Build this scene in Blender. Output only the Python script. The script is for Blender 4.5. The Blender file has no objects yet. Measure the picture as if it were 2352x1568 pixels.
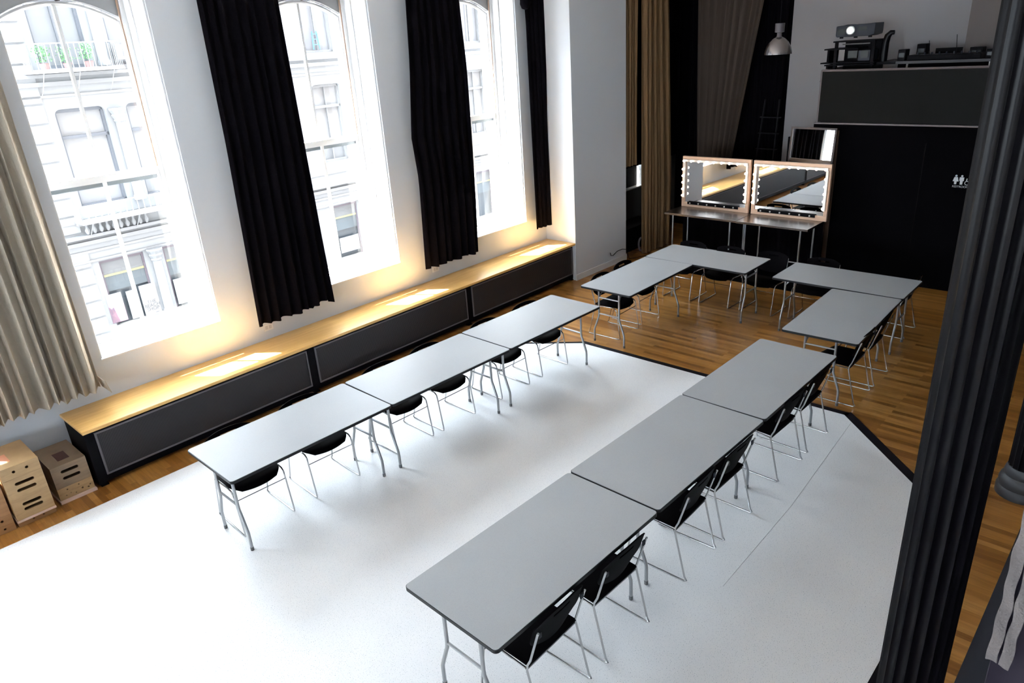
import bpy, bmesh, math, random
from math import sin, cos, pi, radians as R
from mathutils import Vector, Matrix

random.seed(7)
SC = bpy.context.scene
COL = SC.collection

# ------------------------------------------------------------------ camera
cam_d = bpy.data.cameras.new('camera')
cam = bpy.data.objects.new('camera', cam_d)
COL.objects.link(cam)
cam.location = (0, 0, 3.668)
cam.rotation_euler = (R(67.321), R(3.533), R(-46.868))
cam_d.sensor_width = 36
cam_d.lens = 24.934
cam_d.clip_start = .05
cam_d.clip_end = 300
SC.camera = cam

# ------------------------------------------------------------------ world, sun, exposure
WA = R(1.3)                               # the window wall is turned 1.3 degrees from the tables
WO = Vector((0, 7.495, 0))
UV_ = Vector((cos(WA), sin(WA), 0))
NV_ = Vector((sin(WA), -cos(WA), 0))
def W(u, v, z):
    return WO + UV_ * u + NV_ * v + Vector((0, 0, z))

SKY = 7.5
w = bpy.data.worlds.new('sky')
SC.world = w
w.use_nodes = True
bg = w.node_tree.nodes['Background']
bg.inputs[0].default_value = (.77, .88, 1, 1)
bg.inputs[1].default_value = SKY

sun_d = bpy.data.lights.new('sun', 'SUN')
sun = bpy.data.objects.new('sun', sun_d)
COL.objects.link(sun)
sun_d.energy = 42
sun_d.color = (1, .95, .87)
sun_d.angle = R(.6)
sun.rotation_euler = (UV_ * .72 + NV_ - Vector((0, 0, 2.9))).to_track_quat('-Z', 'Y').to_euler()

SC.view_settings.view_transform = 'Standard'
SC.view_settings.look = 'None'
SC.view_settings.exposure = 2.15
SC.view_settings.gamma = 1
SC.view_settings.use_curve_mapping = False
SC.cycles.max_bounces = 10
SC.cycles.diffuse_bounces = 6
SC.cycles.glossy_bounces = 5
SC.cycles.transparent_max_bounces = 12
SC.cycles.sample_clamp_indirect = 6

WIN = [(-6.06, -4.80), (-3.44, -2.18), (-.82, .44), (1.80, 3.06), (4.40, 5.665), (7.05, 8.31)]

for a, b in WIN:                          # daylight portals: help the sampler find the real sky, add no light of their own
    ld = bpy.data.lights.new('window_portal', 'AREA')
    lo = bpy.data.objects.new('window_portal', ld)
    COL.objects.link(lo)
    ld.shape = 'RECTANGLE'
    ld.size = b - a
    ld.size_y = 3.3
    ld.cycles.is_portal = True
    lo.location = W((a + b) / 2, -.78, 2.65)
    lo.rotation_euler = NV_.to_track_quat('-Z', 'Z').to_euler()

# ------------------------------------------------------------------ materials
MATS = {}
def mat(name, col=(.5, .5, .5), rough=.5, metal=0, emit=None, es=0, spec=None, bump=None):
    if name in MATS:
        return MATS[name]
    m = bpy.data.materials.new(name)
    m.use_nodes = True
    nt = m.node_tree
    p = nt.nodes['Principled BSDF']
    p.inputs['Base Color'].default_value = (*col, 1)
    p.inputs['Roughness'].default_value = rough
    p.inputs['Metallic'].default_value = metal
    if spec is not None:
        p.inputs['Specular IOR Level'].default_value = spec
    if emit:
        p.inputs['Emission Color'].default_value = (*emit, 1)
        p.inputs['Emission Strength'].default_value = es
    # light procedural variation of the colour and a fine bump on every surface
    tc = nt.nodes.new('ShaderNodeTexCoord')
    nz = nt.nodes.new('ShaderNodeTexNoise')
    sc_, st = bump or (60, .03)
    nz.inputs['Scale'].default_value = sc_
    nt.links.new(tc.outputs['Object'], nz.inputs['Vector'])
    bp = nt.nodes.new('ShaderNodeBump')
    bp.inputs['Strength'].default_value = st
    bp.inputs['Distance'].default_value = .01
    nt.links.new(nz.outputs['Fac'], bp.inputs['Height'])
    nt.links.new(bp.outputs['Normal'], p.inputs['Normal'])
    MATS[name] = m
    return m

def ramp(nt, src, stops):
    r = nt.nodes.new('ShaderNodeValToRGB')
    e = r.color_ramp.elements
    e[0].position, e[0].color = stops[0][0], (*stops[0][1], 1)
    e[1].position, e[1].color = stops[-1][0], (*stops[-1][1], 1)
    for pos, c in stops[1:-1]:
        n = e.new(pos)
        n.color = (*c, 1)
    nt.links.new(src, r.inputs[0])
    return r

def wood_floor_mat():
    m = mat('oak_strip_floor', (.4, .2, .08), .28)
    nt = m.node_tree
    p = nt.nodes['Principled BSDF']
    tc = nt.nodes.new('ShaderNodeTexCoord')
    mp = nt.nodes.new('ShaderNodeMapping')
    mp.inputs['Rotation'].default_value = (0, 0, R(90))
    nt.links.new(tc.outputs['Object'], mp.inputs['Vector'])
    br = nt.nodes.new('ShaderNodeTexBrick')
    br.inputs['Scale'].default_value = 1
    br.inputs['Brick Width'].default_value = .85
    br.inputs['Row Height'].default_value = .057
    br.inputs['Mortar Size'].default_value = .0009
    br.inputs['Mortar Smooth'].default_value = .2
    br.inputs['Bias'].default_value = 0
    br.offset = .37
    br.inputs['Color1'].default_value = (0, 0, 0, 1)
    br.inputs['Color2'].default_value = (1, 1, 1, 1)
    br.inputs['Mortar'].default_value = (.3, .3, .3, 1)
    nt.links.new(mp.outputs['Vector'], br.inputs['Vector'])
    rp = ramp(nt, br.outputs['Color'], [(0, (.19, .075, .014)), (.3, (.29, .125, .026)), (.6, (.35, .16, .036)), (1, (.42, .21, .058))])
    nz = nt.nodes.new('ShaderNodeTexNoise')
    nz.inputs['Scale'].default_value = 6
    nz.inputs['Detail'].default_value = 6
    mp2 = nt.nodes.new('ShaderNodeMapping')
    mp2.inputs['Scale'].default_value = (9, .7, 1)
    nt.links.new(tc.outputs['Object'], mp2.inputs['Vector'])
    nt.links.new(mp2.outputs['Vector'], nz.inputs['Vector'])
    rp2 = ramp(nt, nz.outputs['Fac'], [(.3, (.72, .68, .62)), (.7, (1.1, 1.08, 1.05))])
    mx = nt.nodes.new('ShaderNodeMixRGB')
    mx.blend_type = 'MULTIPLY'
    mx.inputs[0].default_value = .8
    nt.links.new(rp.outputs[0], mx.inputs[1])
    nt.links.new(rp2.outputs[0], mx.inputs[2])
    nt.links.new(mx.outputs[0], p.inputs['Base Color'])
    return m

def plain_wood(name, c1, c2, rough=.4, scale=(1, 14, 14)):
    m = mat(name, c1, rough)
    nt = m.node_tree
    p = nt.nodes['Principled BSDF']
    tc = nt.nodes.new('ShaderNodeTexCoord')
    mp = nt.nodes.new('ShaderNodeMapping')
    mp.inputs['Scale'].default_value = scale
    nz = nt.nodes.new('ShaderNodeTexNoise')
    nz.inputs['Scale'].default_value = 2.2
    nz.inputs['Detail'].default_value = 7
    nz.inputs['Distortion'].default_value = .6
    nt.links.new(tc.outputs['Object'], mp.inputs['Vector'])
    nt.links.new(mp.outputs['Vector'], nz.inputs['Vector'])
    rp = ramp(nt, nz.outputs['Fac'], [(.3, c1), (.7, c2)])
    nt.links.new(rp.outputs[0], p.inputs['Base Color'])
    return m

def speckle(name, base, dot, scale, rough, th=.68):
    m = mat(name, base, rough, spec=.3)
    nt = m.node_tree
    p = nt.nodes['Principled BSDF']
    tc = nt.nodes.new('ShaderNodeTexCoord')
    nz = nt.nodes.new('ShaderNodeTexNoise')
    nz.inputs['Scale'].default_value = scale
    nz.inputs['Detail'].default_value = 3
    nt.links.new(tc.outputs['Object'], nz.inputs['Vector'])
    rp = ramp(nt, nz.outputs['Fac'], [(th - .06, base), (th, dot)])
    n2 = nt.nodes.new('ShaderNodeTexNoise')
    n2.inputs['Scale'].default_value = .9
    n2.inputs['Detail'].default_value = 5
    nt.links.new(tc.outputs['Object'], n2.inputs['Vector'])
    r2 = ramp(nt, n2.outputs['Fac'], [(.35, (.93, .93, .94)), (.65, (1.0, 1.0, 1.0))])
    mx = nt.nodes.new('ShaderNodeMixRGB')
    mx.blend_type = 'MULTIPLY'
    mx.inputs[0].default_value = 1
    nt.links.new(rp.outputs[0], mx.inputs[1])
    nt.links.new(r2.outputs[0], mx.inputs[2])
    nt.links.new(mx.outputs[0], p.inputs['Base Color'])
    return m

def grille_mat():
    m = mat('perforated_metal', (.02, .02, .02), .5, 0, spec=.25)
    nt = m.node_tree
    p = nt.nodes['Principled BSDF']
    tc = nt.nodes.new('ShaderNodeTexCoord')
    vo = nt.nodes.new('ShaderNodeTexVoronoi')
    vo.inputs['Scale'].default_value = 75
    vo.inputs['Randomness'].default_value = 0
    nt.links.new(tc.outputs['Object'], vo.inputs['Vector'])
    rp = ramp(nt, vo.outputs['Distance'], [(.33, (.003, .002, .003)), (.42, (.040, .035, .038))])
    nt.links.new(rp.outputs[0], p.inputs['Base Color'])
    return m

def mesh_mat():
    m = bpy.data.materials.new('expanded_mesh')
    m.use_nodes = True
    nt = m.node_tree
    p = nt.nodes['Principled BSDF']
    p.inputs['Base Color'].default_value = (.0025, .0019, .0013, 1)
    p.inputs['Roughness'].default_value = .5
    tc = nt.nodes.new('ShaderNodeTexCoord')
    vo = nt.nodes.new('ShaderNodeTexVoronoi')
    vo.inputs['Scale'].default_value = 90
    vo.inputs['Randomness'].default_value = 0
    nt.links.new(tc.outputs['Object'], vo.inputs['Vector'])
    rp = ramp(nt, vo.outputs['Distance'], [(.3, (.95, .95, .95)), (.36, (1, 1, 1))])
    nt.links.new(rp.outputs[0], p.inputs['Alpha'])
    p.inputs['Specular IOR Level'].default_value = .1
    return m

def glass_mat():
    m = bpy.data.materials.new('window_glass')
    m.use_nodes = True
    nt = m.node_tree
    nt.nodes.remove(nt.nodes['Principled BSDF'])
    out = nt.nodes['Material Output']
    t = nt.nodes.new('ShaderNodeBsdfTransparent')
    t.inputs[0].default_value = (.97, .985, .98, 1)
    g = nt.nodes.new('ShaderNodeBsdfGlossy')
    g.inputs['Roughness'].default_value = .02
    mx = nt.nodes.new('ShaderNodeMixShader')
    lw = nt.nodes.new('ShaderNodeLayerWeight')
    lw.inputs[0].default_value = .5
    pw = nt.nodes.new('ShaderNodeMath')
    pw.operation = 'POWER'
    pw.inputs[1].default_value = 5
    nt.links.new(lw.outputs['Facing'], pw.inputs[0])
    ma = nt.nodes.new('ShaderNodeMath')
    ma.operation = 'MULTIPLY_ADD'
    ma.inputs[1].default_value = .5
    ma.inputs[2].default_value = .05
    nt.links.new(pw.outputs[0], ma.inputs[0])
    nt.links.new(ma.outputs[0], mx.inputs[0])
    nt.links.new(t.outputs[0], mx.inputs[1])
    nt.links.new(g.outputs[0], mx.inputs[2])
    nt.links.new(mx.outputs[0], out.inputs[0])
    return m

M = {
    'wall': mat('white_wall_paint', (.56, .585, .62), .6, bump=(35, .05)),
    'trim': mat('white_gloss_trim', (.62, .62, .62), .4),
    'black_wall': mat('black_wall_paint', (.0016, .0013, .002), .8, spec=.03),
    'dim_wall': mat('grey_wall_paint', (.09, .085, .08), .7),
    'ceiling': mat('ceiling_paint', (.86, .86, .86), .8),
    'floor': wood_floor_mat(),
    'grey_floor': mat('dark_grey_floor_paint', (.028, .028, .036), .6, spec=.2),
    'vinyl': speckle('white_vinyl', (.79, .785, .78), (.30, .33, .36), 170, .62, .675),
    'black_edge': mat('black_tape', (.005, .003, .006), .6, spec=.15),
    'table': speckle('grey_laminate', (.36, .37, .375), (.33, .34, .345), 300, .5, .60),
    'edge': mat('black_vinyl_edge', (.008, .008, .010), .4, spec=.3),
    'galv': mat('galvanised_tube', (.36, .37, .38), .32, .85),
    'chrome': mat('chrome_rod', (.50, .50, .50), .2, .92),
    'chair': mat('black_chair_plastic', (.0016, .001, .0016), .6, spec=.03, bump=(200, .1)),
    'velvet': mat('black_curtain_cloth', (.0028, .0022, .0035), .9, spec=.04, bump=(90, .4)),
    'beige': mat('beige_curtain_cloth', (.37, .325, .265), .85, spec=.2, bump=(120, .5)),
    'tan': mat('tan_curtain_cloth', (.155, .092, .045), .85, spec=.1, bump=(120, .5)),
    'dusk': mat('brown_curtain_cloth', (.085, .062, .05), .85, spec=.1, bump=(120, .5)),
    'bench': plain_wood('varnished_birch_bench', (.60, .34, .10), (.70, .43, .15), .32, (1, 12, 12)),
    'black_metal': mat('black_metal_panel', (.0035, .003, .0042), .5, spec=.06),
    'grille': grille_mat(),
    'grille_frame': mat('top_lit_grille_frame', (.11, .10, .11), .5, 0, spec=.3),  # lightened so a top-lit bright line is in the frame's colour
    'mesh': mesh_mat(),
    'glass': glass_mat(),
    'ply': plain_wood('birch_ply_box', (.30, .185, .085), (.40, .26, .125), .5, (2, 2, 12)),
    'ply_shaded': plain_wood('shaded_ply_box', (.17, .115, .07), (.24, .165, .10), .55, (2, 2, 12)),  # ply darkened: the beige curtain's shadow is put into the colour
    'ply_dark': plain_wood('amber_ply_box', (.24, .12, .045), (.32, .17, .07), .5, (2, 2, 12)),
    'hole': mat('dark_hole', (.03, .012, .008), .8),
    'frame_wood': plain_wood('pale_maple_frame', (.60, .40, .28), (.68, .47, .34), .4, (10, 2, 10)),
    'mirror': mat('silvered_mirror', (.90, .91, .92), .015, 1, bump=(1, 0)),
    'steel': mat('brushed_steel', (.26, .235, .225), .26, .95, bump=(30, .1)),
    'bulb': mat('lit_frosted_bulb', (1, .9, .8), .4, emit=(1, .80, .62), es=1.6),
    'lens': mat('lit_projector_lens', (.7, .9, .9), .2, emit=(.75, 1, .98), es=.5),
    'grey_plastic': mat('grey_plastic', (.014, .017, .026), .4, spec=.25),
    'light_plastic': mat('light_plastic', (.55, .52, .5), .4),
    'white_plastic': mat('white_plastic', (.7, .68, .66), .4),
    'alum': mat('spun_aluminium', (.30, .28, .28), .22, .95),
    'screen': mat('dim_screen', (.02, .024, .024), .25),
    'rail': mat('pale_rail_edge', (.14, .11, .11), .5),
    'column': mat('black_cast_iron', (.002, .0015, .0024), .33, spec=.13),
    'red': mat('red_tape', (.7, .12, .08), .5),
    'blue': mat('blue_paint', (.06, .16, .34), .5),
    # street
    'stone': mat('pale_painted_facade', (0.187, 0.195, 0.202), .7, bump=(4, .2)),
    'stone2': mat('pale_carved_stone', (0.169, 0.174, 0.179), .7, bump=(14, .4)),
    'f_trim': mat('grey_sash_frame', (0.086, 0.095, 0.110), .5),
    'f_pane': mat('facade_pane', (0.187, 0.196, 0.211), .3),
    'f_pane2': mat('facade_dark_pane', (.165, .178, .19), .3),
    'f_blind': mat('facade_roller_blind', (0.211, 0.217, 0.225), .8),
    'f_rail': mat('white_iron_rail', (0.247, 0.255, 0.263), .6),
    'poster': mat('white_poster', (0.217, 0.217, 0.221), .6),
    'ink': mat('grey_ink', (.08, .08, .085), .6),
    'pink': mat('pink_poster_print', (.27, .16, .19), .6),
    'violet': mat('violet_poster_print', (.17, .16, .22), .6),
    'yellow': mat('yellow_stripe', (.30, .29, .11), .6),
    'leaf': mat('green_leaf', (.09, .22, .085), .6),
    'pot': mat('terracotta_pot', (.28, .17, .16), .8),
    'street': mat('asphalt', (.09, .09, .095), .9),
    'walk': mat('sidewalk_concrete', (.25, .25, .25), .9),
}

# ------------------------------------------------------------------ mesh helpers
class MB:
    def __init__(s):
        s.v, s.f = [], []
    def box(s, x0, x1, y0, y1, z0, z1):
        n = len(s.v)
        for z in (z0, z1):
            s.v += [(x0, y0, z), (x1, y0, z), (x1, y1, z), (x0, y1, z)]
        s.f += [tuple(n + i for i in q) for q in ((3, 2, 1, 0), (4, 5, 6, 7), (0, 1, 5, 4), (1, 2, 6, 5), (2, 3, 7, 6), (3, 0, 4, 7))]
        return s
    def tube(s, pts, r, seg=8, closed=False):
        pts = [Vector(p) for p in pts]
        n = len(pts)
        rs = r if isinstance(r, (list, tuple)) else [r] * n
        base = len(s.v)
        prev = None
        for i, p in enumerate(pts):
            if closed:
                d = pts[(i + 1) % n] - pts[i - 1]
            else:
                d = (pts[min(i + 1, n - 1)] - pts[max(i - 1, 0)])
            d.normalize()
            if prev is None:
                a = d.cross(Vector((0, 0, 1)) if abs(d.z) < .9 else Vector((1, 0, 0))).normalized()
            else:
                a = (prev - d * prev.dot(d)).normalized()
            prev = a
            b = d.cross(a)
            for k in range(seg):
                t = 2 * pi * k / seg
                s.v.append(tuple(p + (a * cos(t) + b * sin(t)) * rs[i]))
        m = n if closed else n - 1
        for i in range(m):
            for k in range(seg):
                a0 = base + i * seg + k
                a1 = base + i * seg + (k + 1) % seg
                b0 = base + ((i + 1) % n) * seg + k
                b1 = base + ((i + 1) % n) * seg + (k + 1) % seg
                s.f.append((a0, a1, b1, b0))
        if not closed:
            s.f.append(tuple(base + k for k in reversed(range(seg))))
            s.f.append(tuple(base + (n - 1) * seg + k for k in range(seg)))
        return s
    def prism(s, poly, z0, z1):
        n = len(s.v)
        k = len(poly)
        s.v += [(x, y, z0) for x, y in poly] + [(x, y, z1) for x, y in poly]
        s.f.append(tuple(n + i for i in reversed(range(k))))
        s.f.append(tuple(n + k + i for i in range(k)))
        for i in range(k):
            j = (i + 1) % k
            s.f.append((n + i, n + j, n + k + j, n + k + i))
        return s
    def lathe(s, prof, seg=24, c=(0, 0, 0)):
        n = len(s.v)
        for r, z in prof:
            for k in range(seg):
                t = 2 * pi * k / seg
                s.v.append((c[0] + r * cos(t), c[1] + r * sin(t), c[2] + z))
        for i in range(len(prof) - 1):
            for k in range(seg):
                a = n + i * seg + k
                b = n + i * seg + (k + 1) % seg
                s.f.append((a, b, b + seg, a + seg))
        s.f.append(tuple(n + k for k in reversed(range(seg))))
        m = n + (len(prof) - 1) * seg
        s.f.append(tuple(m + k for k in range(seg)))
        return s
    def grid(s, fn, nu, nv):
        n = len(s.v)
        for j in range(nv + 1):
            for i in range(nu + 1):
                s.v.append(tuple(fn(i / nu, j / nv)))
        for j in range(nv):
            for i in range(nu):
                a = n + j * (nu + 1) + i
                s.f.append((a, a + 1, a + nu + 2, a + nu + 1))
        return s
    def build(s, name, m, parent=None, smooth=False, bevel=0, solid=0, loc=None, rot=None, keep=None):
        bm = bmesh.new()
        vs = [bm.verts.new(v) for v in s.v]
        for f in s.f:
            try:
                bm.faces.new([vs[i] for i in f])
            except ValueError:
                pass
        if solid:
            bmesh.ops.recalc_face_normals(bm, faces=bm.faces)
            bmesh.ops.solidify(bm, geom=bm.faces[:], thickness=solid)
        bmesh.ops.recalc_face_normals(bm, faces=bm.faces)
        if bevel:
            es = [e for e in bm.edges if len(e.link_faces) == 2 and e.calc_face_angle(0) > .6]
            bmesh.ops.bevel(bm, geom=es, offset=bevel, segments=2, affect='EDGES', profile=.5)
        me = bpy.data.meshes.new(name)
        bm.to_mesh(me)
        bm.free()
        if m is not None:
            me.materials.append(m)
        if smooth:
            me.polygons.foreach_set('use_smooth', [True] * len(me.polygons))
            me.set_sharp_from_angle(angle=R(38))
        o = bpy.data.objects.new(name, me)
        COL.objects.link(o)
        if parent:
            o.parent = parent
        if loc:
            o.location = loc
        if rot:
            o.rotation_euler = rot
        return o

def tag(o, label=None, cat=None, group=None, kind=None):
    for k, v in (('label', label), ('category', cat), ('group', group), ('kind', kind)):
        if v:
            o[k] = v
    return o
def thing(name, label, cat, loc=(0, 0, 0), rz=0, group=None, kind=None):
    o = bpy.data.objects.new(name, None)
    o.empty_display_size = .1
    COL.objects.link(o)
    o.location = loc
    o.rotation_euler = (0, 0, rz)
    return tag(o, label, cat, group, kind)
def wthing(name, label, cat, u, v=0, z=0, group=None, kind=None):
    """a thing on the window wall's axes: local x runs along the wall, local y points out to the street"""
    return thing(name, label, cat, W(u, v, z), WA, group, kind)
def wstruct(mb, name, m, **k):
    o = mb.build(name, m, loc=W(0, 0, 0), rot=(0, 0, WA), **k)
    o['kind'] = 'structure'
    return o
def struct(mb, name, m, **k):
    o = mb.build(name, m, **k)
    o['kind'] = 'structure'
    return o
def dup(o, parent=None):
    c = o.copy()
    COL.objects.link(c)
    if parent:
        c.parent = parent
    for ch in list(o.children):
        dup(ch, c)
    return c
def rrect(x0, x1, y0, y1, r, n=5):
    p = []
    for cx, cy, a in ((x1 - r, y1 - r, 0), (x0 + r, y1 - r, 90), (x0 + r, y0 + r, 180), (x1 - r, y0 + r, 270)):
        for k in range(n + 1):
            t = R(a + 90 * k / n)
            p.append((cx + r * cos(t), cy + r * sin(t)))
    return p
def panel(w_, h, holes, t, name, m, parent, loc=None, rot=None):
    """plate in local x/z, thickness along y, with real holes; holes are lists of (x, z)"""
    bm = bmesh.new()
    def loop(pts):
        vs = [bm.verts.new((x, 0, z)) for x, z in pts]
        return [bm.edges.new((vs[i], vs[(i + 1) % len(vs)])) for i in range(len(vs))]
    es = loop([(0, 0), (w_, 0), (w_, h), (0, h)])
    for q in holes:
        es += loop(q)
    bmesh.ops.triangle_fill(bm, use_beauty=True, use_dissolve=False, edges=es)
    r = bmesh.ops.extrude_face_region(bm, geom=bm.faces[:])
    bmesh.ops.translate(bm, vec=(0, t, 0), verts=[g for g in r['geom'] if isinstance(g, bmesh.types.BMVert)])
    bmesh.ops.recalc_face_normals(bm, faces=bm.faces)
    me = bpy.data.meshes.new(name)
    bm.to_mesh(me)
    bm.free()
    me.materials.append(m)
    o = bpy.data.objects.new(name, me)
    COL.objects.link(o)
    if parent:
        o.parent = parent
    if loc:
        o.location = loc
    if rot:
        o.rotation_euler = rot
    return o
def slot(cx, cz, wd, ht, n=6):
    r = ht / 2
    p = []
    for sx, a in ((1, -90), (-1, 90)):
        for k in range(n + 1):
            t = R(a + 180 * k / n)
            p.append((cx + sx * (wd / 2 - r) + r * cos(t), cz + r * sin(t)))
    return p
def circ(cx, cz, r, n=10):
    return [(cx + r * cos(2 * pi * k / n), cz + r * sin(2 * pi * k / n)) for k in range(n)]
def text(s, size, name, m, parent, loc, rot, depth=.001, align='CENTER'):
    c = bpy.data.curves.new(name, 'FONT')
    c.body = s
    c.size = size
    c.align_x = align
    c.extrude = depth
    t = bpy.data.objects.new(name + '_src', c)
    COL.objects.link(t)
    bpy.context.view_layer.update()
    me = bpy.data.meshes.new_from_object(t)
    COL.objects.unlink(t)
    bpy.data.objects.remove(t)
    me.materials.clear()
    me.materials.append(m)
    o = bpy.data.objects.new(name, me)
    COL.objects.link(o)
    o.parent = parent
    o.location = loc
    o.rotation_euler = rot
    return o

# ------------------------------------------------------------------ room shell
CEIL = 4.95
struct(MB().box(-6.5, 13.4, .37, 8.2, -.12, 0), 'floor', M['floor'])
struct(MB().box(-6.5, 13.4, -3.8, .37, -.12, 0), 'floor_under_mezzanine', M['grey_floor'])
struct(MB().box(-6.5, 13.4, -3.8, 8.2, CEIL, CEIL + .1), 'ceiling', M['ceiling'])
BACK_FILL_WIN = [(-2.6, -1.2), (.2, 1.6), (2.4, 3.8)]  # windows added in the unseen back wall to fill the room with daylight
mb = MB()
ys_ = [-3.8] + [q for ab in BACK_FILL_WIN for q in ab] + [8.2]
for i in range(0, len(ys_), 2):
    mb.box(-6.85, -6.45, ys_[i], ys_[i + 1], 0, CEIL)
for a, b in BACK_FILL_WIN:
    mb.box(-6.85, -6.45, a, b, 0, 1.0).box(-6.85, -6.45, a, b, 4.4, CEIL)
struct(mb, 'wall_back', M['wall'])
for i, (a, b) in enumerate(BACK_FILL_WIN):
    o = bpy.data.objects.new('window_%d' % (i + 8), None)  # added window behind the camera, there only for its fill light
    COL.objects.link(o)
    o['kind'] = 'structure'
    f = MB().box(-6.7, -6.64, a, a + .06, 1, 4.4).box(-6.7, -6.64, b - .06, b, 1, 4.4).box(-6.7, -6.64, a, b, 1, 1.07).box(-6.7, -6.64, a, b, 4.33, 4.4).box(-6.7, -6.64, a, b, 2.66, 2.73)
    f.build('window_frame', M['trim'], o)
    MB().grid(lambda s_, t_: (-6.67, a + (b - a) * s_, 1.03 + 3.33 * t_), 1, 1).build('pane', M['glass'], o)
    ld = bpy.data.lights.new('window_portal', 'AREA')
    lo = bpy.data.objects.new('window_portal', ld)
    COL.objects.link(lo)
    ld.shape = 'RECTANGLE'
    ld.size = b - a
    ld.size_y = 3.4
    ld.cycles.is_portal = True
    lo.location = (-6.9, (a + b) / 2, 2.7)
    lo.rotation_euler = Vector((1, 0, 0)).to_track_quat('-Z', 'Z').to_euler()
struct(MB().box(-6.6, 13.4, -3.95, -3.8, 0, CEIL), 'wall_right', M['wall'])
struct(MB().box(13.0, 13.2, 5.58, 8.2, 0, CEIL), 'wall_far_black', M['black_wall'])
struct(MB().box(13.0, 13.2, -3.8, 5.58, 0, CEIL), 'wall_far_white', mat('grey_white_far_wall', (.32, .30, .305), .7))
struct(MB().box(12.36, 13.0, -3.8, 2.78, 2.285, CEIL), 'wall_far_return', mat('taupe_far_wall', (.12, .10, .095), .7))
# window wall: solid with real openings, 0.75 m thick
mb = MB()
us = [-6.5] + [x for ab in WIN for x in ab] + [10.25]
for i in range(0, len(us), 2):
    mb.box(us[i], us[i + 1], 0, .75, 0, CEIL)
for a, b in WIN:
    mb.box(a, b, 0, .75, 0, 1.02)
    mb.box(a, b, 0, .60, 4.62, CEIL)
    mb.box(a, b, .60, .75, 4.30, CEIL)
wstruct(mb, 'wall_left', M['wall'])
# wall beyond the pilaster, with its own shaded window
mb = MB()
mb.box(10.25, 10.53, 0, .75, 0, CEIL).box(11.79, 13.5, 0, .75, 0, CEIL)
mb.box(10.53, 11.79, 0, .75, 0, 1.0).box(10.53, 11.79, 0, .75, 4.3, CEIL)
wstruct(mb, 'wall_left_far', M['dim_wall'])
# pilaster
struct(MB().box(8.80, 10.22, 7.08, 7.9, 0, CEIL), 'wall_pilaster', M['wall'])
struct(MB().box(8.79, 10.23, 7.068, 7.09, 0, .10), 'baseboard_pilaster', M['trim'])
wstruct(MB().box(-6.4, 1.30, -.012, .01, 0, .14), 'baseboard_left', mat('dark_baseboard', (.02, .014, .018), .5))

# windows
def window(n, a, b, hook=False):
    c = (a + b) / 2
    hw = (b - a) / 2
    o = wthing('window_%d' % n, None, None, c, 0, 0)
    o['kind'] = 'structure'
    y0 = .44
    f = MB()                                  # jamb boards and stops
    for s in (-1, 1):
        x = s * hw
        f.box(min(x, x - s * .035), max(x, x - s * .035), .30, .62, 1.02, 4.62)
        f.box(min(x, x - s * .075), max(x, x - s * .075), .42, .56, 1.02, 4.62)
        f.box(min(x, x - s * .018), max(x, x - s * .018), .02, .30, 1.02, 4.62)
    f.box(-hw, hw, .40, .64, 1.02, 1.045)
    f.build('window_frame', M['trim'], o, bevel=.004)
    ho = hw - .045                              # sash half width
    hi = ho - .05
    def zarch(x):
        return 4.11 + .165 * (1 - (x / hi) ** 2)
    N = 16
    # spandrel above the arched head
    sp = MB()
    xs = [-hw + 2 * hw * k / N for k in range(N + 1)]
    for k in range(N):
        x0, x1 = xs[k], xs[k + 1]
        za = zarch(max(-hi, min(hi, x0))) + .045
        zb = zarch(max(-hi, min(hi, x1))) + .045
        n0 = len(sp.v)
        sp.v += [(x0, .455, za), (x1, .455, zb), (x1, .455, 4.62), (x0, .455, 4.62), (x0, .52, za), (x1, .52, zb), (x1, .52, 4.62), (x0, .52, 4.62)]
        sp.f += [tuple(n0 + i for i in q) for q in ((0, 1, 2, 3), (7, 6, 5, 4), (0, 4, 5, 1), (3, 2, 6, 7))]
    sp.build('spandrel', mat('pale_grey_board', (.26, .265, .27), .6), o)
    # upper sash
    us_ = MB()
    us_.box(-ho, -hi, .50, .545, 2.66, 4.13).box(hi, ho, .50, .545, 2.66, 4.13)
    us_.box(-ho, ho, .50, .545, 2.655, 2.715)
    us_.box(-.014, .014, .50, .54, 2.7, 4.27)
    us_.tube([(-hi + 2 * hi * k / N, .522, zarch(-hi + 2 * hi * k / N) + .01) for k in range(N + 1)], .022, 6)
    us_.build('upper_sash', M['trim'], o)
    ls = MB()
    ls.box(-ho, -hi, .445, .49, 1.05, 2.70).box(hi, ho, .445, .49, 1.05, 2.70)
    ls.box(-ho, ho, .445, .49, 2.645, 2.715).box(-ho, ho, .445, .49, 1.045, 1.11)
    ls.box(-.016, .016, .45, .485, 1.1, 2.65)
    ls.build('lower_sash', M['trim'], o)
    g = MB().grid(lambda s, t: (-hi + 2 * hi * s, .525, 2.70 + t * (zarch(-hi + 2 * hi * s) + .01 - 2.70)), N, 1)
    g.build('upper_pane', M['glass'], o)
    MB().grid(lambda s, t: (-hi + 2 * hi * s, .468, 1.10 + t * 1.56), 1, 1).build('lower_pane', M['glass'], o)
    MB().tube([(-.02, .44, 4.40), (-.02, .42, 4.33), (.0, .41, 4.30), (.03, .41, 4.305), (.04, .42, 4.33)], .008, 6).build('latch_hook', mat('dark_iron', (.04, .03, .03), .5), o, smooth=True)
    MB().box(-ho, ho, .492, .499, 2.60, 2.650).build('rail_gap', mat('grey_weatherstrip', (.16, .18, .2), .6), o)
    sl = MB().box(-hw, hw, -.012, .44, 1.018, 1.034).build('window_sill', M['trim'], o)
    if n > 3:
        tr = MB().box(hi - .002, hi + .014, .43, .442, 2.72, 4.6).build('sash_cord_strip', mat('brown_sash_strip', (.33, .22, .16), .6), o)
for i, (a, b) in enumerate(WIN):
    window(i + 1, a, b)
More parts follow.
